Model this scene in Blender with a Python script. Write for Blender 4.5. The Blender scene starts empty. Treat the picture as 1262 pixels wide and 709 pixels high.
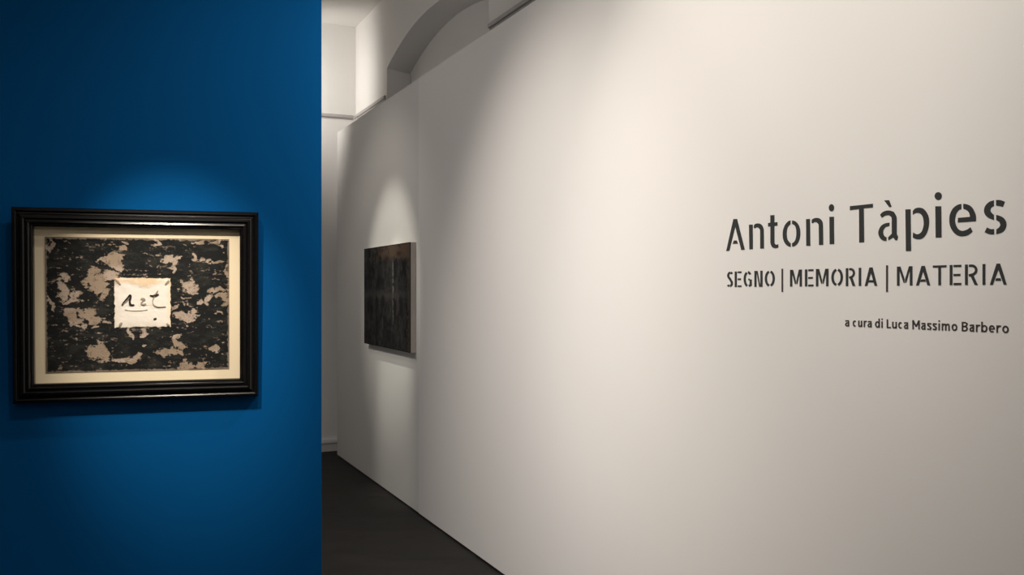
import bpy, bmesh, math, random
import numpy as np
from mathutils import Vector, Matrix

random.seed(7)
S = bpy.context.scene
COL = S.collection
F = 1100.0; CX = 631.0; CY = 355.0; EYE = 1.6

# ------------------------------------------------------------------ camera
cam = bpy.data.cameras.new('camera'); co = bpy.data.objects.new('camera', cam); COL.objects.link(co)
cam.sensor_width = 36; cam.lens = F / 1262 * 36; cam.shift_y = 0.5 / 1262
co.location = (0, 0, EYE); co.rotation_euler = (math.pi / 2, 0, 0)
cam.clip_start = 0.05
S.camera = co

# ------------------------------------------------------------------ world and exposure
w = bpy.data.worlds.new('world'); S.world = w; w.use_nodes = True
w.node_tree.nodes['Background'].inputs[0].default_value = (0.9, 0.88, 0.85, 1)
w.node_tree.nodes['Background'].inputs[1].default_value = 0.02
S.view_settings.view_transform = 'Standard'; S.view_settings.look = 'None'
S.view_settings.gamma = 1; S.view_settings.exposure = 0.0
S.view_settings.use_curve_mapping = False

# ------------------------------------------------------------------ plan of the room (x right, y away from the lens)
def V(x, y, z=0): return Vector((x, y, z))
DIR = V(.4156, -.9095)          # along the long right wall, coming nearer
NRM = V(.9095, .4156)           # across the room, away from the viewer's side
SEAM = V(-.657, 6.29)           # joint between the two white partition panels
CORNER = V(-1.55, 8.86)         # back corner of the old room
def panel(u, d=0, z=0): return SEAM + DIR * u + NRM * d + V(0, 0, z)
def old(t, d=0, z=0): return CORNER + DIR * t + NRM * d + V(0, 0, z)
BEDGE = V(-.64, 3.0)            # free edge of the blue wall
BD = V(-.961, -.277)            # along the blue wall, to the left
BN = V(.277, -.961)             # out of the blue wall, towards the viewer
CEIL = 4.19

# ------------------------------------------------------------------ lamps (gallery spots, and unseen fill lights added for ambient)
def spot(name, loc, target, power, angle, blend, size=.03, col=(1, .93, .82)):
    l = bpy.data.lights.new(name, 'SPOT'); l.energy = power; l.spot_size = math.radians(angle)
    l.spot_blend = blend; l.shadow_soft_size = size; l.color = col
    o = bpy.data.objects.new(name, l); COL.objects.link(o); o.location = loc
    o.rotation_euler = (Vector(target) - Vector(loc)).to_track_quat('-Z', 'Y').to_euler()
    return o
def fill_point(name, loc, power, size=.25, col=(1, .93, .84)):  # point light, used only for the added fills
    l = bpy.data.lights.new(name, 'POINT'); l.energy = power; l.shadow_soft_size = size; l.color = col
    o = bpy.data.objects.new(name, l); COL.objects.link(o); o.location = loc
    return o
def panel_spot(name, u, d, z, tu, tz, p, ang, bl, col, size=.04):
    spot(name, panel(u, -d, z), panel(tu, 0, tz), p, ang, bl, size, col)
def blue_spot(name, u, d, z, tu, tz, p, ang, bl, col, size=.03):
    spot(name, BEDGE + BD * u + BN * d + V(0, 0, z), BEDGE + BD * tu + V(0, 0, tz), p, ang, bl, size, col)
WARM = (1, .935, .85)
panel_spot('spot_text', 2.059, 2.154, 4.066, 2.005, 1.041, 235, 61.8, 1, WARM)
panel_spot('spot_wall', 2.845, 1.125, 4.033, 3.46, .351, 116, 65.2, .95, WARM)
panel_spot('spot_near', 4.471, 2.016, 3.149, 3.421, 2.105, 89, 77.1, .78, WARM)
panel_spot('fill_wide', 4.6, 1.6, 3.9, 4.6, .6, 108, 130, .8, WARM)  # unseen wide fill, added to raise the ambient on the near panel
panel_spot('fill_middle', 3.2, 1.4, 3.9, 3.4, .6, 27, 130, .8, WARM)  # another added fill, for the middle of the wall
panel_spot('fill_far', -.7, 1.5, 3.8, -.9, .9, 38, 80, .8, WARM)  # unseen wash added to brighten the far panel
panel_spot('spot_canvas', -.381, 1.9, 3.2, -.689, 1.646, 105, 38, .7, (1, .96, .84), .02)
panel_spot('spot_canvas_low', -.45, .95, 3.7, -.58, .98, 195, 22, .9, (1, .96, .84), .02)
blue_spot('spot_blue', .62, 1.186, 2.95, .445, 1.465, 205, 27, 1, (1, .90, .76))
blue_spot('spot_blue_side', -1.2, .559, 3.034, 1.193, 1.065, 88, 64, .85, (1, .92, .82))
spot('spot_back', V(-2.4, 7.9, 3.5), V(-1.75, 9.0, 3.5), 58, 122, 1, .08, (1, .95, .89))
fill_point('fill_hall', V(-2.6, 5.0, 3.4), 28, .3, (1, .94, .88))  # added point fill, out of view, lifts the white partitions
fill_point('fill_passage', V(-.95, 3.5, 1.2), 35, .4, (1, .93, .86))  # low fill added behind the blue wall, no real fitting there
fill_point('fill_room', V(-.4, -1.2, 3.7), 20)  # unseen fill added behind the camera for general brightness

# ------------------------------------------------------------------ materials
def principled(name, col, rough=.6, spec=.3, bump=0, bscale=60, vary=0, vscale=1.5, metal=0, attr=None):
    m = bpy.data.materials.new(name); m.use_nodes = True
    nt = m.node_tree; b = nt.nodes['Principled BSDF']
    b.inputs['Base Color'].default_value = (*col, 1); b.inputs['Roughness'].default_value = rough
    b.inputs['Specular IOR Level'].default_value = spec; b.inputs['Metallic'].default_value = metal
    tc = nt.nodes.new('ShaderNodeTexCoord')
    if attr:
        a = nt.nodes.new('ShaderNodeAttribute'); a.attribute_name = attr
        nt.links.new(a.outputs['Color'], b.inputs['Base Color'])
    elif vary:
        n = nt.nodes.new('ShaderNodeTexNoise'); n.inputs['Scale'].default_value = vscale; n.inputs['Detail'].default_value = 5
        r = nt.nodes.new('ShaderNodeValToRGB')
        r.color_ramp.elements[0].position = .3; r.color_ramp.elements[1].position = .7
        r.color_ramp.elements[0].color = (*[c * (1 - vary) for c in col], 1)
        r.color_ramp.elements[1].color = (*[min(1, c * (1 + vary)) for c in col], 1)
        nt.links.new(tc.outputs['Object'], n.inputs['Vector'])
        nt.links.new(n.outputs['Fac'], r.inputs['Fac']); nt.links.new(r.outputs['Color'], b.inputs['Base Color'])
    if bump:
        n2 = nt.nodes.new('ShaderNodeTexNoise'); n2.inputs['Scale'].default_value = bscale; n2.inputs['Detail'].default_value = 4
        bp = nt.nodes.new('ShaderNodeBump'); bp.inputs['Strength'].default_value = bump; bp.inputs['Distance'].default_value = .004
        nt.links.new(tc.outputs['Object'], n2.inputs['Vector'])
        nt.links.new(n2.outputs['Fac'], bp.inputs['Height']); nt.links.new(bp.outputs['Normal'], b.inputs['Normal'])
    return m
M = {
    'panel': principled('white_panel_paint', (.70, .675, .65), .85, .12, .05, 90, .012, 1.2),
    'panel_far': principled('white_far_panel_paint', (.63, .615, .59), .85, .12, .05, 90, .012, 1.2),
    'plaster': principled('old_plaster', (.72, .70, .67), .9, .1, .12, 14, .02, 1.0),
    'ceiling': principled('ceiling_plaster', (.72, .70, .67), .9, .1, .08, 10, .02, .8),
    'blue': principled('blue_wall_paint', (.0015, .083, .262), .85, .04, .04, 110, .02, 1.5),
    'base': principled('grey_skirting', (.55, .53, .50), .6, .2),
    'gap': principled('shadow_gap', (.012, .011, .010), .9, .05),
    'rail': principled('rail_metal', (.40, .385, .37), .6, .2),
    'vinyl': principled('dark_vinyl', (.028, .030, .030), .65, .2),
    'vinyl_small': principled('dark_brown_vinyl', (.045, .036, .036), .65, .2),
    'lacquer': principled('black_lacquer', (.004, .0036, .004), .20, .36, .02, 40),
    'mat': principled('cream_mount_board', (.86, .73, .52), .9, .1, .05, 200),
    'paper': principled('pale_paper', (.86, .80, .68), .9, .1, .15, 70, attr='Col'),
    'ink': principled('ink', (.022, .018, .018), .7, .2),
    'ink_soft': principled('faded_ink', (.33, .27, .22), .8, .1),
    'ink_faint': principled('faint_crease', (.58, .50, .42), .9, .1),
    'paint_art': principled('mottled_paint', (.1, .1, .1), .75, .25, .35, 260, attr='Col'),
    'paint_dark': principled('dark_streaked_paint', (.03, .03, .03), .85, .1, .4, 90, attr='Col'),
    'side': principled('taupe_frame_wood', (.44, .395, .35), .7, .2, .08, 60, .06, 9),
    'backing': principled('backing_board', (.12, .10, .08), .9, .1),
}
def floor_mat():
    m = principled('dark_floor', (.02, .02, .02), .55, .3)
    nt = m.node_tree; b = nt.nodes['Principled BSDF']
    tc = nt.nodes.new('ShaderNodeTexCoord'); mp = nt.nodes.new('ShaderNodeMapping')
    mp.inputs['Rotation'].default_value = (0, 0, math.radians(-35)); mp.inputs['Scale'].default_value = (1, 3.2, 1)
    n = nt.nodes.new('ShaderNodeTexNoise'); n.inputs['Scale'].default_value = 2.2; n.inputs['Detail'].default_value = 7
    n.inputs['Roughness'].default_value = .62
    r = nt.nodes.new('ShaderNodeValToRGB')
    r.color_ramp.elements[0].position = .32; r.color_ramp.elements[1].position = .72
    r.color_ramp.elements[0].color = (.0035, .0031, .0029, 1); r.color_ramp.elements[1].color = (.018, .0152, .013, 1)
    rr = nt.nodes.new('ShaderNodeMapRange'); rr.inputs['To Min'].default_value = .45; rr.inputs['To Max'].default_value = .75
    bp = nt.nodes.new('ShaderNodeBump'); bp.inputs['Strength'].default_value = .12; bp.inputs['Distance'].default_value = .003
    L = nt.links.new
    L(tc.outputs['Object'], mp.inputs['Vector']); L(mp.outputs['Vector'], n.inputs['Vector'])
    L(n.outputs['Fac'], r.inputs['Fac']); L(r.outputs['Color'], b.inputs['Base Color'])
    L(n.outputs['Fac'], rr.inputs['Value']); L(rr.outputs['Result'], b.inputs['Roughness'])
    L(n.outputs['Fac'], bp.inputs['Height']); L(bp.outputs['Normal'], b.inputs['Normal'])
    return m
M['floor'] = floor_mat()

# ------------------------------------------------------------------ helpers
def mesh_obj(name, verts, faces, mat, parent=None, smooth=False):
    me = bpy.data.meshes.new(name); me.from_pydata([tuple(v) for v in verts], [], faces)
    me.materials.append(M[mat])
    bm = bmesh.new(); bm.from_mesh(me); bmesh.ops.recalc_face_normals(bm, faces=bm.faces); bm.to_mesh(me); bm.free()
    if smooth:
        for p in me.polygons: p.use_smooth = True
    o = bpy.data.objects.new(name, me); COL.objects.link(o)
    if parent: o.parent = parent
    return o
def tag(o, label=None, cat=None, group=None, kind=None):
    if label: o['label'] = label
    if cat: o['category'] = cat
    if group: o['group'] = group
    if kind: o['kind'] = kind
    return o
def thing(name, M4, label, cat, group=None):
    o = bpy.data.objects.new(name, None); COL.objects.link(o); o.matrix_world = M4; o.empty_display_size = .1
    return tag(o, label, cat, group)
def frame_matrix(o, e1, e2, n):
    return Matrix(((e1.x, e2.x, n.x, o.x), (e1.y, e2.y, n.y, o.y), (e1.z, e2.z, n.z, o.z), (0, 0, 0, 1)))
def prism(base, h0, h1):        # plan outline raised between two heights
    n = len(base)
    vs = [V(p.x, p.y, h0) for p in base] + [V(p.x, p.y, h1) for p in base]
    fs = [tuple(range(n)), tuple(range(n, 2 * n))] + [(i, (i + 1) % n, n + (i + 1) % n, n + i) for i in range(n)]
    return vs, fs
def slab(name, p0, p1, out, h0, h1, mat, kind='structure'):
    vs, fs = prism([p0, p1, p1 + out, p0 + out], h0, h1)
    o = mesh_obj(name, vs, fs, mat)
    if kind: tag(o, kind=kind)
    return o
def box_local(x0, x1, y0, y1, z0, z1):
    vs = [V(x, y, z) for x in (x0, x1) for y in (y0, y1) for z in (z0, z1)]
    return vs, [(0, 1, 3, 2), (4, 6, 7, 5), (0, 4, 5, 1), (2, 3, 7, 6), (0, 2, 6, 4), (1, 5, 7, 3)]

class Plane:                    # a surface standing in the room, with its own in-plane coordinates
    def __init__(s, o, e1, e2, n): s.o, s.e1, s.e2, s.n = o, e1.normalized(), e2.normalized(), n.normalized()
    def at(s, x, y, d=0):
        ray = Vector(((x - CX) / F, 1, -(y - CY) / F)); c = V(0, 0, EYE)
        q = s.o + s.n * d
        k = (q - c).dot(s.n) / ray.dot(s.n); p = c + ray * k - s.o
        return p.dot(s.e1), p.dot(s.e2)
    def matrix(s): return frame_matrix(s.o, s.e1, s.e2, s.n)

# ------------------------------------------------------------------ the setting
slab('floor', old(-.4, .8), old(12.4, .8), NRM * -8.6, -.12, 0, 'floor')
slab('ceiling', old(-.4, .8), old(12.4, .8), NRM * -8.6, CEIL, CEIL + .15, 'ceiling')
slab('wall_back', old(0, .6), old(0, -7.2), DIR * -.3, 0, CEIL, 'plaster')
slab('wall_left', old(-.3, -7.2), old(12.3, -7.2), NRM * -.3, 0, CEIL, 'plaster')
slab('wall_front', old(12, .6), old(12, -7.2), DIR * .3, 0, CEIL, 'plaster')
tag(mesh_obj('baseboard_back', *prism([old(0, -.0), old(0, -7), old(.018, -7), old(.018, 0)], 0, .085), 'base'), kind='structure')
tag(mesh_obj('trim_1', *prism([old(0, -.0), old(0, -7), old(.03, -7), old(.03, 0)], .085, .115), 'plaster'), kind='structure')

# old side wall with its blind segmental arch
A0, A1, SPR, RISE, REC = 1.07, 3.37, EYE + 1.94, .21, .215
def arch_h(t, spr=SPR, rise=RISE):
    h = (A1 - A0) / 2; R = (h * h + rise * rise) / (2 * rise); x = t - (A0 + A1) / 2
    return spr + math.sqrt(max(0, R * R - x * x)) - (R - rise)
def side_wall():
    N = 40; vs = []; fs = []
    def quad(a, b, c, d):
        i = len(vs); vs.extend([a, b, c, d]); fs.append((i, i + 1, i + 2, i + 3))
    quad(old(0), old(A0), old(A0, 0, CEIL), old(0, 0, CEIL))
    quad(old(A1), old(12.2), old(12.2, 0, CEIL), old(A1, 0, CEIL))
    ts = [A0 + (A1 - A0) * (1 - math.cos(math.pi * i / N)) / 2 for i in range(N + 1)]
    for a, b in zip(ts[:-1], ts[1:]):
        quad(old(a, 0, arch_h(a)), old(b, 0, arch_h(b)), old(b, 0, CEIL), old(a, 0, CEIL))
        quad(old(a, 0, arch_h(a)), old(b, 0, arch_h(b)), old(b, REC, arch_h(b) - .03), old(a, REC, arch_h(a) - .03))
        quad(old(a, REC, 0), old(b, REC, 0), old(b, REC, arch_h(b) - .03), old(a, REC, arch_h(a) - .03))
    for t in (A0, A1):
        quad(old(t), old(t, REC), old(t, REC, SPR - .03), old(t, 0, SPR))
    # outer back face, so that the wall is solid
    quad(old(0, .5), old(12.2, .5), old(12.2, .5, CEIL), old(0, .5, CEIL))
    return tag(mesh_obj('wall_right_old', vs, fs, 'plaster'), kind='structure')
side_wall()
tag(mesh_obj('lit_sliver_strip', *prism([old(A0 + .0, REC - .004), old(A0 + .022, REC - .004), old(A0 + .022, REC - .03), old(A0, REC - .03)], 3.0, SPR - .045), 'plaster'), kind='structure')  # strip added in the niche corner to stand for a lit sliver

# freestanding partitions
PT = 3.08
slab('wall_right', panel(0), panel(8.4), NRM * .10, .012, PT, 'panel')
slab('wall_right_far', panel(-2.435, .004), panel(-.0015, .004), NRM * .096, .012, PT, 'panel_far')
tag(mesh_obj('gap_shade_right', *prism([panel(-2.43, .012), panel(8.4, .012), panel(8.4, .09), panel(-2.43, .09)], 0, .0125), 'gap'), kind='structure')  # black strip under the panels, coloured as the shade of the gap
slab('wall_left_blue', BEDGE, BEDGE + BD * 4.2, BN * -.14, 0, 2.95, 'blue')

# hanging rails
def rail(p0, p1, out, label):
    # small channel: a flat top lip over a recessed face
    a = (p1 - p0).normalized()
    prof = [(0, 0), (.008, 0), (.008, .010), (.020, .012), (.022, .016), (.022, .038), (.018, .042), (0, .042)]
    z0 = EYE + 1.665
    vs = []
    for p in (p0, p1):
        for d, h in prof: vs.append(p + out * d + V(0, 0, z0 + h))
    n = len(prof)
    fs = [tuple(range(n)), tuple(range(n, 2 * n))] + [(i, (i + 1) % n, n + (i + 1) % n, n + i) for i in range(n)]
    o = mesh_obj('picture_rail', [v - p0 for v in vs], fs, 'rail'); o.location = p0
    return tag(o, label, 'rail', 'grey picture rails above the partition')
rail(old(0, -.03), old(0, -6.5), DIR, 'grey picture rail running level across the far end wall')
rail(old(.06, 0), old(A0 - .03, 0), NRM * -1, 'short grey picture rail on the pier between far corner and arch')
rail(old(A1 + .03, 0), old(10.5, 0), NRM * -1, 'long dark picture rail right of the arch, above the white partition')

# ------------------------------------------------------------------ lettering on the white wall
WALL = Plane(SEAM, DIR, V(0, 0, 1), NRM * -1)
def letter_mesh(polys, mat, parent, name='letter', thick=.0012):
    bm = bmesh.new()
    for poly in polys:
        pts = [WALL.at(x, y) for x, y in poly]
        lo = [bm.verts.new((a, b, .0002)) for a, b in pts]; hi = [bm.verts.new((a, b, thick)) for a, b in pts]
        try:
            bm.faces.new(hi); bm.faces.new(list(reversed(lo)))
        except ValueError: continue
        for i in range(len(pts)):
            j = (i + 1) % len(pts); bm.faces.new((lo[i], lo[j], hi[j], hi[i]))
    bmesh.ops.recalc_face_normals(bm, faces=bm.faces)
    c = sum((v.co for v in bm.verts), Vector()) / len(bm.verts); c.z = 0
    off = c - parent['_o']
    for v in bm.verts: v.co -= c
    bmesh.ops.triangulate(bm, faces=[f for f in bm.faces if len(f.verts) > 4])
    me = bpy.data.meshes.new(name); bm.to_mesh(me); bm.free(); me.materials.append(M[mat])
    o = bpy.data.objects.new(name, me); COL.objects.link(o); o.parent = parent['e']; o.location = off
    return o
def line_root(x, y, name, label):
    a, b = WALL.at(x, y)
    m = frame_matrix(WALL.o + WALL.e1 * a + WALL.e2 * b, WALL.e1, WALL.e2, WALL.n)
    return {'e': thing(name, m, label, 'wall text'), '_o': Vector((a, b, 0))}
def smooth_poly(pts, corner=38):
    """Round a traced outline: Catmull-Rom through shallow turns, sharp where the outline turns hard."""
    n = len(pts); out = []
    def hard(i):
        a = Vector(pts[i]) - Vector(pts[i - 1]); b = Vector(pts[(i + 1) % n]) - Vector(pts[i])
        return math.degrees(a.angle(b, 0)) > corner
    H = [hard(i) for i in range(n)]
    for i in range(n):
        j = (i + 1) % n
        p1, p2 = Vector(pts[i]), Vector(pts[j]); out.append(tuple(p1))
        if H[i] and H[j]: continue
        if (p2 - p1).length > 85: continue
        p0 = Vector(pts[i - 1]) if not H[i] else p1; p3 = Vector(pts[(j + 1) % n]) if not H[j] else p2
        for k in (1, 2, 3):
            t = k / 4
            out.append(tuple(.5 * ((2 * p1) + (p2 - p0) * t + (2 * p0 - 5 * p1 + 4 * p2 - p3) * t * t + (3 * p1 - p0 - 3 * p2 + p3) * t ** 3)))
    return out
def ell(cx, cy, rx, ry, n=28): return [(cx + rx * math.cos(2 * math.pi * i / n), cy + ry * math.sin(2 * math.pi * i / n)) for i in range(n)]

A_ = (8.413, 890, 245); B_ = (8.345, 1040, 230); C_ = (8.345, 1140, 230)
BIG = [
 (A_, [[(118,212),(156,210),(236,528),(200,532),(138,290),(76,540),(44,542)], [(124,434),(152,433),(164,466),(110,468)]]),
 (A_, [[(280,270),(318,268),(320,523),(284,525)], [(330,302),(332,274),(350,260),(378,256),(405,266),(425,295),(433,340),(435,515),(397,518),(396,345),(390,315),(375,298),(358,296),(342,306)]]),
 (A_, [[(502,172),(543,170),(543,245),(574,243),(574,280),(543,283),(543,445),(546,465),(556,476),(568,477),(583,472),(584,505),(565,512),(540,511),(518,498),(506,470),(502,440),(502,287),(478,289),(478,252),(502,249)]]),
 (A_, [[(710,227),(690,233),(660,262),(638,310),(630,360),(635,420),(655,465),(685,492),(712,500),(712,462),(697,450),(678,420),(670,360),(678,305),(695,278),(710,265)],
       [(727,226),(755,232),(785,258),(805,300),(812,355),(805,415),(785,462),(755,490),(727,497),(727,462),(748,448),(765,415),(772,355),(765,300),(748,272),(727,262)]]),
 (A_, [[(872,212),(912,210),(915,487),(874,489)], [(930,250),(932,217),(955,203),(985,199),(1015,208),(1038,235),(1047,285),(1049,478),(1006,480),(1004,290),(998,262),(980,243),(958,241),(940,254)]]),
 (A_, [[(1114,188),(1160,187),(1163,470),(1117,472)], ell(1135, 94, 27, 37)]),
 (B_, [[(64,202),(300,177),(300,215),(206,225),(210,573),(160,575),(158,231),(64,243)]]),
 (B_, [[(416,142),(466,140),(492,207),(470,213)],
       [(375,292),(395,268),(430,250),(475,247),(515,262),(538,300),(545,340),(545,480),(558,515),(550,552),(530,552),(508,522),(490,535),(460,552),(458,522),(480,500),(495,485),(495,340),(488,310),(465,294),(435,297),(410,308),(393,322)],
       [(470,372),(430,378),(390,400),(362,445),(358,490),(375,530),(405,555),(440,560),(440,523),(418,510),(405,480),(410,445),(432,415),(470,405)]]),
 (B_, [[(635,236),(688,234),(692,663),(640,665)],
       [(712,250),(740,224),(780,217),(820,230),(855,270),(876,330),(876,400),(860,465),(830,515),(790,540),(745,540),(712,525),(713,472),(745,490),(775,488),(805,460),(822,400),(822,350),(810,305),(785,277),(755,270),(730,276),(712,292)]]),
 (C_, [[(108,203),(168,202),(172,523),(112,525)], ell(138, 98, 36, 40)]),
 (C_, [[(375,178),(335,190),(290,225),(258,290),(253,360),(265,420),(300,475),(345,505),(390,511),(440,500),(470,480),(490,462),(468,420),(440,440),(400,455),(360,450),(330,420),(312,370),(312,320),(328,270),(352,240),(375,232)],
       [(396,177),(440,185),(485,215),(515,270),(526,320),(525,357),(340,370),(342,322),(465,312),(458,275),(435,245),(396,228)]]),
 (C_, [[(710,142),(665,157),(625,195),(610,240),(618,285),(650,318),(710,345),(710,292),(685,270),(672,245),(682,215),(710,200)],
       [(733,138),(780,140),(822,157),(802,210),(770,200),(733,195)],
       [(735,292),(780,305),(820,335),(838,380),(830,430),(795,470),(735,490),(737,440),(765,420),(778,395),(768,365),(735,345)],
       [(640,422),(675,437),(712,437),(712,492),(665,490),(615,470)]]),
]
r = line_root(897, 309, 'wall_lettering', 'largest line of dark stencil lettering, a name in mixed case, on the white wall')
for (k, ox, oy), polys in BIG:
    letter_mesh([[(ox + x / k, oy + y / k) for x, y in smooth_poly(p)] for p in polys], 'vinyl', r)

def strip(pts, t):
    """Stroke of width t along a polyline, as one outline."""
    P = [Vector(p) for p in pts]; L = []; R = []
    for i, p in enumerate(P):
        a = (p - P[i - 1]).normalized() if i else None
        b = (P[i + 1] - p).normalized() if i < len(P) - 1 else None
        if a is None: d, s = b, 1
        elif b is None: d, s = a, 1
        else:
            d = (a + b).normalized(); s = 1 / max(.5, math.sqrt(max(0.01, (1 + a.dot(b)) / 2)))
        n = Vector((-d.y, d.x)) * (t / 2 * s); L.append(p + n); R.append(p - n)
    return [tuple(v) for v in L + R[::-1]]
def arc(cx, cy, rx, ry, a0, a1, n=12):
    return [(cx + rx * math.cos(math.radians(a0 + (a1 - a0) * i / n)), cy + ry * math.sin(math.radians(a0 + (a1 - a0) * i / n))) for i in range(n + 1)]

def cap(ch, W, t):
    """Stencil capitals: height 1, width W, stroke t, y up; returns outlines."""
    h = t / 2; g = t * .42
    if ch == 'I': return [strip([(W/2, 0), (W/2, 1)], t)]
    if ch == 'E': return [strip([(h, 0), (h, 1)], t)] + [strip([(t + g, y), (W * f, y)], t * .82) for y, f in ((t*.41, 1), (.5, .92), (1 - t*.41, 1))]
    if ch == 'T': return [strip([(0, 1 - t*.4), (W, 1 - t*.4)], t * .8), strip([(W/2, 0), (W/2, 1 - t*.5)], t)]
    if ch == 'N': return [strip([(h, 0), (h, 1)], t), strip([(W - h, 0), (W - h, 1)], t), [(t*.95, 1), (t*1.5, 1), (W - t*.95, .0), (W - t*1.6, 0)]]
    if ch == 'M': return [strip([(h, 0), (h, 1)], t), strip([(W - h, 0), (W - h, 1)], t),
                          [(h, 1), (t*1.35, 1), (W/2 - g*.1, .34), (W/2 - g*.1, .15), (W/2 - t*.45, .15)], [(W - h, 1), (W - t*1.35, 1), (W/2 + g*.5, .34), (W/2 + g*.5, .15), (W/2 + t*.6, .15)]]
    if ch == 'A': return [[(W/2 - t*.62, 1), (W/2 + t*.62, 1), (W, 0), (W - t*1.05, 0), (W/2, .72), (t*1.05, 0), (0, 0)],
                          [(W/2 - t*.75, .31), (W/2 + t*.75, .31), (W/2 + t*1.05, .19), (W/2 - t*1.05, .19)]]
    if ch == 'O': return [strip(arc(W/2, .5, W/2 - h, .5 - h, 90 + s * 12, 90 + s * 168), t) for s in (1, -1)]
    if ch == 'R': return [strip([(h, 0), (h, 1)], t),
                          strip([(t + g, 1 - h*.9)] + arc(W*.50, .72, W*.5 - h - .01, .28 - h*.9, 78, -78, 9) + [(t + g, .46)], t * .9),
                          [(W*.42, .46), (W*.42 + t*1.1, .46), (W, 0), (W - t*1.15, 0)]]
    if ch == 'G': return [strip(arc(W*.52, .5, W*.52 - h, .5 - h, 112, 258, 12), t), strip(arc(W*.52, .5, W*.50 - h, .5 - h, 88, 42, 6), t),
                          strip([(W*.62, h), (W - h, h*1.7), (W - h, .47)], t), strip([(W*.58, .47), (W - t*.9, .47)], t*.8)]
    if ch == 'S': return [strip(arc(W*.55, .75, W*.5 - h, .25 - h*.9, 95, 245, 9) + [(W*.52, .50)], t), strip(arc(W*.52, .75, W*.5 - h, .25 - h*.9, 78, 35, 4), t),
                          strip([(W*.56, .51)] + arc(W*.45, .25, W*.5 - h, .25 - h*.9, 62, -82, 9), t), strip(arc(W*.45, .25, W*.5 - h, .25 - h*.9, -100, -148, 4), t)]

r = line_root(897, 354, 'wall_lettering', 'middle line of stencil capitals split by two upright bars on the white wall')
def cap_line(items, k, ox):
    for ch, x0, x1 in items:
        x0 = ox + x0 / k; x1 = ox + x1 / k; xm = (x0 + x1) / 2
        top = lambda x: 335.0 - .0302 * (x - 899); bot = lambda x: 354.0 - .0088 * (x - 899)
        H = bot(xm) - top(xm); W = (x1 - x0) / H
        polys = []
        for p in cap(ch, W, .132):
            polys.append([(x0 + a * H, bot(x0 + a * H) + (top(x0 + a * H) - bot(x0 + a * H)) * b) for a, b in p])
        letter_mesh(polys, 'vinyl', r)
cap_line([('S',42,97),('E',110,168),('G',187,257),('N',280,350),('O',370,456),('M',588,690),('E',717,790),('M',812,920),('O',945,1045),('R',1070,1152),('I',1180,1204),('A',1234,1341)], 7.011, 890)
cap_line([('M',250,383),('A',415,537),('T',560,678),('E',706,805),('R',838,948),('I',986,1017),('A',1053,1198)], 7.011, 1070)
for x, y0, y1, wd in ((890 + 521/7.011, 320 + 80/7.011, 320 + 280/7.011, 1.9), (1070 + 164/7.011, 315 + 85/7.011, 315 + 315/7.011, 2.3)):
    letter_mesh([[(x - wd/2, y0), (x + wd/2, y0), (x + wd/2, y1), (x - wd/2, y1)]], 'vinyl_small', r, 'divider_bar')

def low(ch, W, t):
    """Small sans letters: x-height 1, width W, stroke t, y up."""
    h = t / 2; CAPH = 1.34; ASC = 1.42
    o = lambda a0, a1, n=14, cx=None, rx=None: strip(arc(W/2 if cx is None else cx, .5, (W/2 if rx is None else rx) - h, .5 - h, a0, a1, n), t)
    if ch == 'o': return [o(90, 270), o(-90, 90)]
    if ch == 'c': return [o(48, 312, 18)]
    if ch == 'e': return [o(0, 180), o(180, 310, 10), strip([(h, .5), (W - h*.6, .5)], t * .8)]
    if ch == 'i': return [strip([(W/2, 0), (W/2, 1)], t), ell(W/2, 1.33, t*.55, t*.55, 12)]
    if ch == 'r': return [strip([(h, 0), (h, 1)], t), strip([(h, .62), (W*.45, .90), (W, 1 - h*.9)], t)]
    if ch == 'u': return [strip([(h, 1), (h, .32), (W*.22, .12), (W*.5, h), (W*.8, .18), (W - h, .35)], t), strip([(W - h, 0), (W - h, 1)], t)]
    if ch == 'm': return [strip([(h, 0), (h, 1)], t)] + [strip([(x0, .72), (x0 + (x1-x0)*.45, 1 - h), (x0 + (x1-x0)*.85, .88), (x1, .66), (x1, 0)], t) for x0, x1 in ((h, W/2), (W/2, W - h))]
    if ch == 'a': return [strip([(W*.10, .86), (W*.45, 1 - h), (W*.8, .90), (W - h, .66), (W - h, 0)], t),
                          strip([(W - h, .58), (W*.42, .56), (h, .32), (W*.28, h), (W*.62, .10), (W - h, .26)], t * .92)]
    if ch == 's': return [strip([(W*.95, .90), (W*.6, 1 - h), (W*.22, .90), (W*.16, .70), (W*.5, .52), (W*.84, .34), (W*.78, .12), (W*.42, h), (W*.04, .12)], t)]
    if ch == 'd': return [o(90, 270), o(-90, 90), strip([(W - h, 0), (W - h, ASC)], t)]
    if ch == 'b': return [o(90, 270), o(-90, 90), strip([(h, 0), (h, ASC)], t)]
    if ch == 'L': return [strip([(h, 0), (h, CAPH)], t), strip([(h, h), (W, h)], t)]
    if ch == 'M': return [strip([(h, 0), (h, CAPH)], t), strip([(W - h, 0), (W - h, CAPH)], t), strip([(h, CAPH - .06), (W/2, .42)], t), strip([(W - h, CAPH - .06), (W/2, .42)], t)]
    if ch == 'B': return [strip([(h, 0), (h, CAPH)], t),
                          strip([(h, CAPH - h), (W*.55, CAPH - h), (W*.88, 1.10), (W*.8, .82), (W*.55, .70), (h, .70)], t * .9),
                          strip([(h, .70), (W*.6, .70), (W - h, .50), (W - h, .26), (W*.6, h), (h, h)], t * .9)]
r = line_root(1042, 403, 'wall_lettering', 'smallest lowest line of dark lettering on the white wall')
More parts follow.
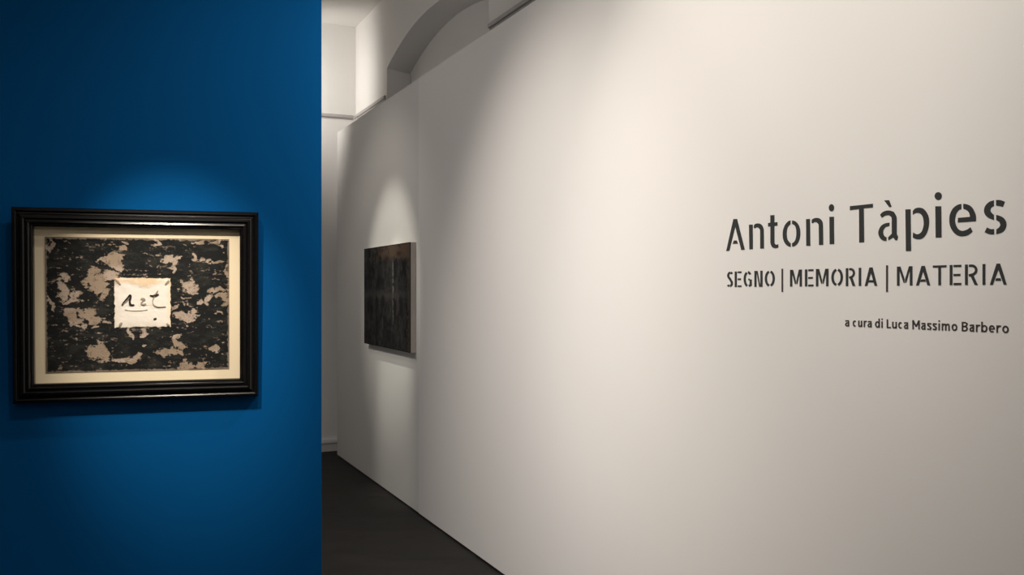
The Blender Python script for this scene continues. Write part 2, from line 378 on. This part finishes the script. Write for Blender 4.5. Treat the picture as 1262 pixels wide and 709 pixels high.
def low_line(items, k, ox):
    for ch, x0, x1 in items:
        x0 = ox + x0 / k; x1 = ox + x1 / k; xm = (x0 + x1) / 2
        bot = lambda x: 402.4 + .0425 * (x - 1044); H = 7.7 + .0077 * (xm - 1044); W = (x1 - x0) / H
        letter_mesh([[(x0 + a * H, bot(x0 + a * H) - b * H) for a, b in p] for p in low(ch, W, .205)], 'vinyl_small', r)
low_line([('a',75,135),('c',185,238),('u',262,318),('r',340,382),('a',393,452),('d',500,568),('i',588,610),('L',665,724),('u',742,808),('c',828,887),('a',906,968),('M',1028,1132),('a',1150,1214)], 11.47, 1035)
low_line([('s',33,93),('s',110,170),('i',190,214),('m',238,352),('o',378,459),('B',522,606),('a',628,696),('r',722,780),('b',797,885),('e',905,990),('r',1012,1076),('o',1095,1186)], 11.47, 1140)

# ------------------------------------------------------------------ painted surfaces
def fbm(nx, ny, cx, cy, oct=5, seed=0, gain=.55):
    rng = np.random.default_rng(seed); out = np.zeros((ny, nx)); amp = 1; tot = 0
    for o in range(oct):
        gx, gy = int(cx * 2 ** o) + 2, int(cy * 2 ** o) + 2
        g = rng.random((gy + 1, gx + 1))
        X = np.linspace(0, gx - 1e-6, nx); Y = np.linspace(0, gy - 1e-6, ny)
        xi = X.astype(int); yi = Y.astype(int); fx = X - xi; fy = Y - yi
        fx = fx * fx * (3 - 2 * fx); fy = (fy * fy * (3 - 2 * fy))[:, None]
        a = g[np.ix_(yi, xi)]; b = g[np.ix_(yi, xi + 1)]; c = g[np.ix_(yi + 1, xi)]; d = g[np.ix_(yi + 1, xi + 1)]
        out += amp * ((a * (1 - fx) + b * fx) * (1 - fy) + (c * (1 - fx) + d * fx) * fy); tot += amp; amp *= gain
    return out / tot
def paint_grid(name, x0, x1, y0, y1, col, hgt, z0, mat, parent, edge=None):
    """A sheet with paint relief: col is (ny, nx, 3), row 0 at the top; hgt the thickness."""
    ny, nx, _ = col.shape
    X, Y = np.meshgrid(np.linspace(x0, x1, nx), np.linspace(y1, y0, ny))
    if edge is not None: X = X + edge[0]; Y = Y + edge[1]
    co = np.stack([X, Y, z0 + hgt], -1).reshape(-1, 3)
    i = np.arange(ny * nx).reshape(ny, nx)
    q = np.stack([i[:-1, :-1], i[1:, :-1], i[1:, 1:], i[:-1, 1:]], -1).reshape(-1, 4)
    me = bpy.data.meshes.new(name)
    me.vertices.add(len(co)); me.vertices.foreach_set('co', co.ravel())
    me.loops.add(q.size); me.loops.foreach_set('vertex_index', q.ravel())
    me.polygons.add(len(q)); me.polygons.foreach_set('loop_start', np.arange(0, q.size, 4))
    me.polygons.foreach_set('use_smooth', np.ones(len(q), bool))
    me.update(); me.validate()
    a = me.color_attributes.new('Col', 'FLOAT_COLOR', 'POINT')
    a.data.foreach_set('color', np.concatenate([col, np.ones((ny, nx, 1))], -1).reshape(-1).astype(np.float32))
    me.materials.append(M[mat])
    o = bpy.data.objects.new(name, me); COL.objects.link(o); o.parent = parent
    return o
def mix(a, b, k): return a * (1 - k[..., None]) + b * k[..., None]
def sstep(a, b, x):
    t = np.clip((x - a) / (b - a), 0, 1); return t * t * (3 - 2 * t)

# ------------------------------------------------------------------ framed work on the blue wall
lean = .030
e1 = BD * -1; up = (V(0, 0, 1) + BN * lean).normalized(); nn = e1.cross(up).normalized()
BP = Plane(BEDGE + BD * .57 + BN * .003 + V(0, 0, 1.245), e1, up, nn)
FT = .026                                            # frame depth from its back
fx0, fy1 = BP.at(13.5, 255.5, FT * .7); fx1, fy0 = BP.at(318.5, 487.5, FT * .7)
_, fyl = BP.at(17.5, 498, FT * .7); fy0 = (fy0 + fyl) / 2
_, t2 = BP.at(316.5, 261.5, FT * .7); fy1 = (fy1 + t2) / 2
x2, _ = BP.at(17.5, 498, FT * .7); fx0 = (fx0 + x2) / 2
BP.o = BP.o + e1 * ((fx0 + fx1) / 2) + up * fy0      # empty at the middle of the frame's lower edge
FW = fx1 - fx0; FH = fy1 - fy0; HX = FW / 2
root = thing('framed_artwork', BP.matrix(), 'black moulded frame holding a mottled dark work with pale central paper, on blue wall', 'painting')
BAR = .058
prof = [(0, 0), (0, .018), (.003, .0235), (.010, .0245), (.0135, .0225), (.0155, .0195), (.019, .0205), (.026, .0265), (.032, .0275), (.0355, .0245),
        (.0375, .0205), (.041, .0215), (.0455, .0235), (.0485, .0205), (.0505, .0165), (.054, .0165), (.0565, .0135), (BAR, .0145), (BAR, 0)]
prof = [(a, b + .0075 if b > .002 else b) for a, b in prof]
def frame_rail(a, b, ia, ib):        # outer corners a->b, inward directions at both ends
    vs = []
    for p, q in ((a, ia), (b, ib)):
        for u, v in prof: vs.append(Vector((p[0] + q[0] * u, p[1] + q[1] * u, v)))
    n = len(prof)
    return mesh_obj('frame_rail', vs, [tuple(range(n)), tuple(range(n, 2 * n))] + [(i, (i + 1) % n, n + (i + 1) % n, n + i) for i in range(n)], 'lacquer', root)
frame_rail((-HX, FH), (HX, FH), (1, -1), (-1, -1)); frame_rail((HX, FH), (HX, 0), (-1, -1), (-1, 1))
frame_rail((HX, 0), (-HX, 0), (-1, 1), (1, 1)); frame_rail((-HX, 0), (-HX, FH), (1, 1), (1, -1))
mesh_obj('backing_board', *box_local(-HX + .004, HX - .004, .004, FH - .004, -.001, .001), 'backing', root)
MZ = .003
mat_ = mesh_obj('mount_board', *box_local(-HX + BAR - .003, HX - BAR + .003, BAR - .003, FH - BAR + .003, .0012, MZ), 'mat', root)
ax0, ay1 = BP.at(54.5, 291.5, MZ); ax1, ay0 = BP.at(284, 454.5, MZ); _, q = BP.at(57, 460.5, MZ); ay0 = (ay0 + q) / 2
xx, q = BP.at(281, 295, MZ); ay1 = (ay1 + q) / 2; ax1 = (ax1 + xx) / 2; xx, _ = BP.at(57, 460.5, MZ); ax0 = (ax0 + xx) / 2
NX, NY = 560, 410
U, Vv = np.meshgrid(np.linspace(0, 1, NX), np.linspace(0, 1, NY))
warp = (fbm(NX, NY, 9, 7, 5, 3) - .5); warp2 = (fbm(NX, NY, 9, 7, 5, 4) - .5)
Uw = U * 605 + warp * 100 + 0; Vw = Vv * 442 + warp2 * 84
blobs = [(220,86,38,20),(242,48,26,12),(200,126,34,13),(165,148,42,28),(187,188,22,20),(75,140,20,14),(62,185,18,32),(102,200,22,18),(85,222,20,12),
 (92,270,22,18),(150,262,40,22),(150,298,22,8),(390,78,32,18),(408,104,13,16),(470,150,30,22),(245,18,26,8),(552,22,24,9),(484,20,18,10),(505,82,15,9),(552,82,20,8),
 (428,236,22,12),(462,266,42,11),(505,220,26,13),(540,210,22,12),(562,184,30,11),(586,206,14,15),(598,150,9,38),(597,95,8,15),(170,382,44,30),(252,390,46,15),(288,402,22,14),
 (432,345,17,32),(392,378,28,17),(415,392,12,18),(328,345,20,9),(262,312,14,14),(320,310,16,9),(462,420,44,7),(512,422,28,7),(552,372,24,13),(14,34,14,22),(24,225,7,30),(338,14,34,6),
 (452,186,10,6),(575,240,12,8),(230,116,14,8)]
f = np.zeros_like(U)
for bx, by, rx, ry in blobs:
    f = np.maximum(f, 1.25 - np.sqrt(((Uw - bx) / (rx * 1.0)) ** 2 + ((Vw - by) / (ry * 1.0)) ** 2))
streak = fbm(NX, NY, 26, 60, 4, 11, .7); fine = fbm(NX, NY, 60, 55, 4, 12, .75); big = fbm(NX, NY, 6, 5, 3, 13)
field = f + (streak - .5) * 1.05 + (fine - .5) * 1.1 - .06
k = sstep(.20, .36, field)
scuff = sstep(.63, .73, streak * .45 + fine * .40 + big * .22) * .6
k = np.maximum(k, scuff * .8)
border = np.minimum(np.minimum(U, 1 - U) * 605, np.minimum(Vv, 1 - Vv) * 442)
k = np.maximum(k, sstep(.55, .75, fine + (8 - border) / 14) * .55 * (border < 14))
black = np.array([.0055, .0065, .0068]); olive = np.array([.021, .021, .018]); tan = np.array([.31, .235, .17]); pink = np.array([.42, .33, .265]); umber = np.array([.11, .08, .055])
dark = mix(black, olive, sstep(.42, .75, fbm(NX, NY, 12, 24, 5, 21, .7)))
light = mix(tan, pink, sstep(.4, .6, big)); light = mix(light, umber, sstep(.54, .8, fine) * .7)
art = mix(dark, light, k)
art_o = paint_grid('painted_sheet', ax0, ax1, ay0, ay1, art, (1 - k) * .0006 + fine * .0007, MZ + .0006, 'paint_art', root)
mesh_obj('sheet_edge', *box_local(ax0 + .0005, ax1 - .0005, ay0 + .0005, ay1 - .0005, MZ - .0002, MZ + .0006), 'backing', root)
# pale paper in the middle, crumpled, with its handwriting
PZ = MZ + .0035
px0, py1 = BP.at(141, 342.5, PZ); px1, py0 = BP.at(210.3, 403, PZ)
n2x, n2y = 150, 130
u2, v2 = np.meshgrid(np.linspace(0, 1, n2x), np.linspace(0, 1, n2y))
cr = fbm(n2x, n2y, 4, 4, 5, 31, .6); ex = (fbm(n2x, n2y, 12, 12, 3, 32) - .5) * .006; ey = (fbm(n2x, n2y, 12, 12, 3, 33) - .5) * .006
ed = np.minimum(np.minimum(u2, 1 - u2), np.minimum(v2, 1 - v2)); fall = np.exp(-ed * 12)
crease = np.exp(-((v2 - .56 - .03 * u2 - (cr - .5) * .1) / .012) ** 2) * (u2 > .18) * (u2 < .75)
fold = sstep(.16, .05, v2 + .05 * np.sin(u2 * 9) * (u2 > .08) - .03)
pc = mix(np.array([.82, .76, .68]), np.array([.72, .53, .34]), fold * sstep(.35, .65, cr + .1) * .9)
pc = mix(pc, np.array([.88, .66, .38]), sstep(.9, 1, u2) * .45); pc = mix(pc, np.array([.45, .33, .22]), fall * .25 * sstep(.4, .7, cr) + (ed < .012) * .4)
ph = (cr - .5) * .0016 + fold * .0010 - crease * .0004 - fall * .0012
paper = paint_grid('paper_square', px0, px1, py0, py1, pc, ph, PZ, 'paper', root, (ex * fall, ey * fall))
def pw(x, y): return (px0 + (px1 - px0) * (x - 95) / 570, py1 - (py1 - py0) * (y - 108) / 500)
def sketch(name, strokes, mat):
    vs = []; fs = []
    for pts, ws in strokes:
        P = [Vector(p) for p in pts]
        # resample smoothly
        Q = []; Wd = []
        for i in range(len(P) - 1):
            p0 = P[max(0, i - 1)]; p1 = P[i]; p2 = P[i + 1]; p3 = P[min(len(P) - 1, i + 2)]
            for k_ in range(5):
                t = k_ / 5
                Q.append(.5 * ((2 * p1) + (p2 - p0) * t + (2 * p0 - 5 * p1 + 4 * p2 - p3) * t * t + (3 * p1 - p0 - 3 * p2 + p3) * t ** 3))
                Wd.append(ws[i] * (1 - t) + ws[i + 1] * t)
        Q.append(P[-1]); Wd.append(ws[-1])
        b = len(vs)
        for i, p in enumerate(Q):
            d = (Q[min(i + 1, len(Q) - 1)] - Q[max(i - 1, 0)]).normalized(); n = Vector((-d.y, d.x)) * Wd[i] / 2
            for s in (1, -1):
                a, c = pw(*(p + n * s)); vs.append((a, c, PZ + .0022)); vs.append((a, c, PZ + .0002))
        for i in range(len(Q) - 1):
            o = b + 4 * i
            fs += [(o, o + 2, o + 6, o + 4), (o + 1, o + 5, o + 7, o + 3), (o, o + 4, o + 5, o + 1), (o + 2, o + 3, o + 7, o + 6)]
    return mesh_obj(name, vs, fs, mat, root)
sketch('letter_stroke', [([(172,385),(190,352),(222,315),(250,288),(256,300),(248,345),(258,380),(295,382)], [20,13,12,26,24,20,22,12])], 'ink')
sketch('letter_stroke', [([(452,285),(485,292),(515,284),(545,276)], [8,20,24,8])], 'ink')
sketch('ink_dash', [([(490,527),(520,520)], [14,14])], 'ink')
sketch('letter_stroke', [([(360,320),(385,322),(400,330),(380,345),(362,368),(385,378),(415,372)], [12,24,16,10,10,18,12])], 'ink_soft')
sketch('letter_stroke', [([(535,238),(520,262),(498,300),(482,340),(490,380),(530,402),(615,400)], [8,12,9,7,9,10,5])], 'ink_soft')
sketch('crease_line', [([(200,428),(300,440),(430,430)], [3,4,3])], 'ink_faint')
sketch('letter_stroke', [([(168,378),(195,362),(225,335),(250,300)], [6,8,8,5])], 'ink_soft')
sketch('corner_stitch', [([(102,122),(128,145),(155,175)], [10,20,10])], 'ink_soft')
sketch('corner_stitch', [([(648,135),(630,155),(610,175)], [14,18,10])], 'ink_soft')
sketch('corner_stitch', [([(138,598),(155,575),(168,560)], [10,22,12])], 'ink_soft')
sketch('corner_stitch', [([(625,572),(640,585),(655,590)], [10,16,10])], 'ink_soft')

# ------------------------------------------------------------------ dark canvas on the far panel
CP = Plane(SEAM + NRM * .004, DIR, V(0, 0, 1), NRM * -1); D = .044
cx0, cy1 = CP.at(448.8, 307.5, D); cx1, cy0 = CP.at(505.5, 434.5, D)
_, a = CP.at(448.8, 423.5, D); cy0 = (cy0 + a) / 2; _, a = CP.at(505, 298.2, D); cy1 = (cy1 + a) / 2
W2 = (cx1 - cx0) / 2; H2 = cy1 - cy0
m = frame_matrix(CP.o + CP.e1 * (cx0 + W2) + CP.e2 * cy0, CP.e1, CP.e2, CP.n)
root = thing('dark_canvas', m, 'dark brown-black canvas with taupe sides on the far white panel beside the corridor', 'painting')
B = .012
for x0, x1, y0, y1 in ((-W2, -W2 + B, 0, H2), (W2 - B, W2, 0, H2), (-W2 + B, W2 - B, H2 - B, H2), (-W2 + B, W2 - B, 0, B)):
    mesh_obj('frame_bar', *box_local(x0, x1, y0, y1, .0008, D - .002), 'side', root)
mesh_obj('stretcher_board', *box_local(-W2 + B, W2 - B, B, H2 - B, .006, D - .006), 'backing', root)
nx, ny = 300, 200
u, v = np.meshgrid(np.linspace(0, 1, nx), np.linspace(0, 1, ny))
vs_ = fbm(nx, ny, 14, 3, 5, 41, .6); fn = fbm(nx, ny, 30, 24, 4, 42, .7); bg = fbm(nx, ny, 4, 4, 4, 43)
c = mix(np.array([.005, .005, .006]), np.array([.022, .021, .020]), sstep(.38, .68, vs_ * .6 + fn * .4))
top = sstep(.17, .10, v + (fn - .5) * .12 + (bg - .5) * .05)
c = mix(c, np.array([.058, .038, .026]), top * sstep(.40, .62, fn * .5 + bg * .3 + .02 + .30 * u))
humps = np.maximum(np.exp(-((u - .53) / .05) ** 2 - ((v - .13) / .04) ** 2), np.exp(-((u - .78) / .05) ** 2 - ((v - .09) / .025) ** 2))
c = mix(c, np.array([.016, .009, .007]), humps * .9)
c = mix(c, np.array([.11, .10, .09]), np.exp(-((u - .66 - (fn - .5) * .03) / .010) ** 2) * sstep(.85, .5, v) * sstep(.12, .2, v) * sstep(.4, .6, fn + .1))
c = mix(c, np.array([.06, .045, .035]), sstep(.93, .98, u + (fn - .5) * .1) * .7)
c = mix(c, np.array([.035, .033, .031]), np.exp(-((v - .48 - (vs_ - .5) * .1) / .04) ** 2) * .6)
c = mix(c, np.array([.004, .004, .004]), ((np.minimum(v, 1 - v) < .010) | (np.minimum(u, 1 - u) < .006)) * .9)
paint_grid('painted_canvas', -W2 - .001, W2 + .001, -.001, H2 + .001, c, fn * .0012, D - .0012, 'paint_dark', root)
mesh_obj('canvas_edge', *box_local(-W2 - .001, W2 + .001, -.001, H2 + .001, D - .004, D - .0013), 'ink', root)
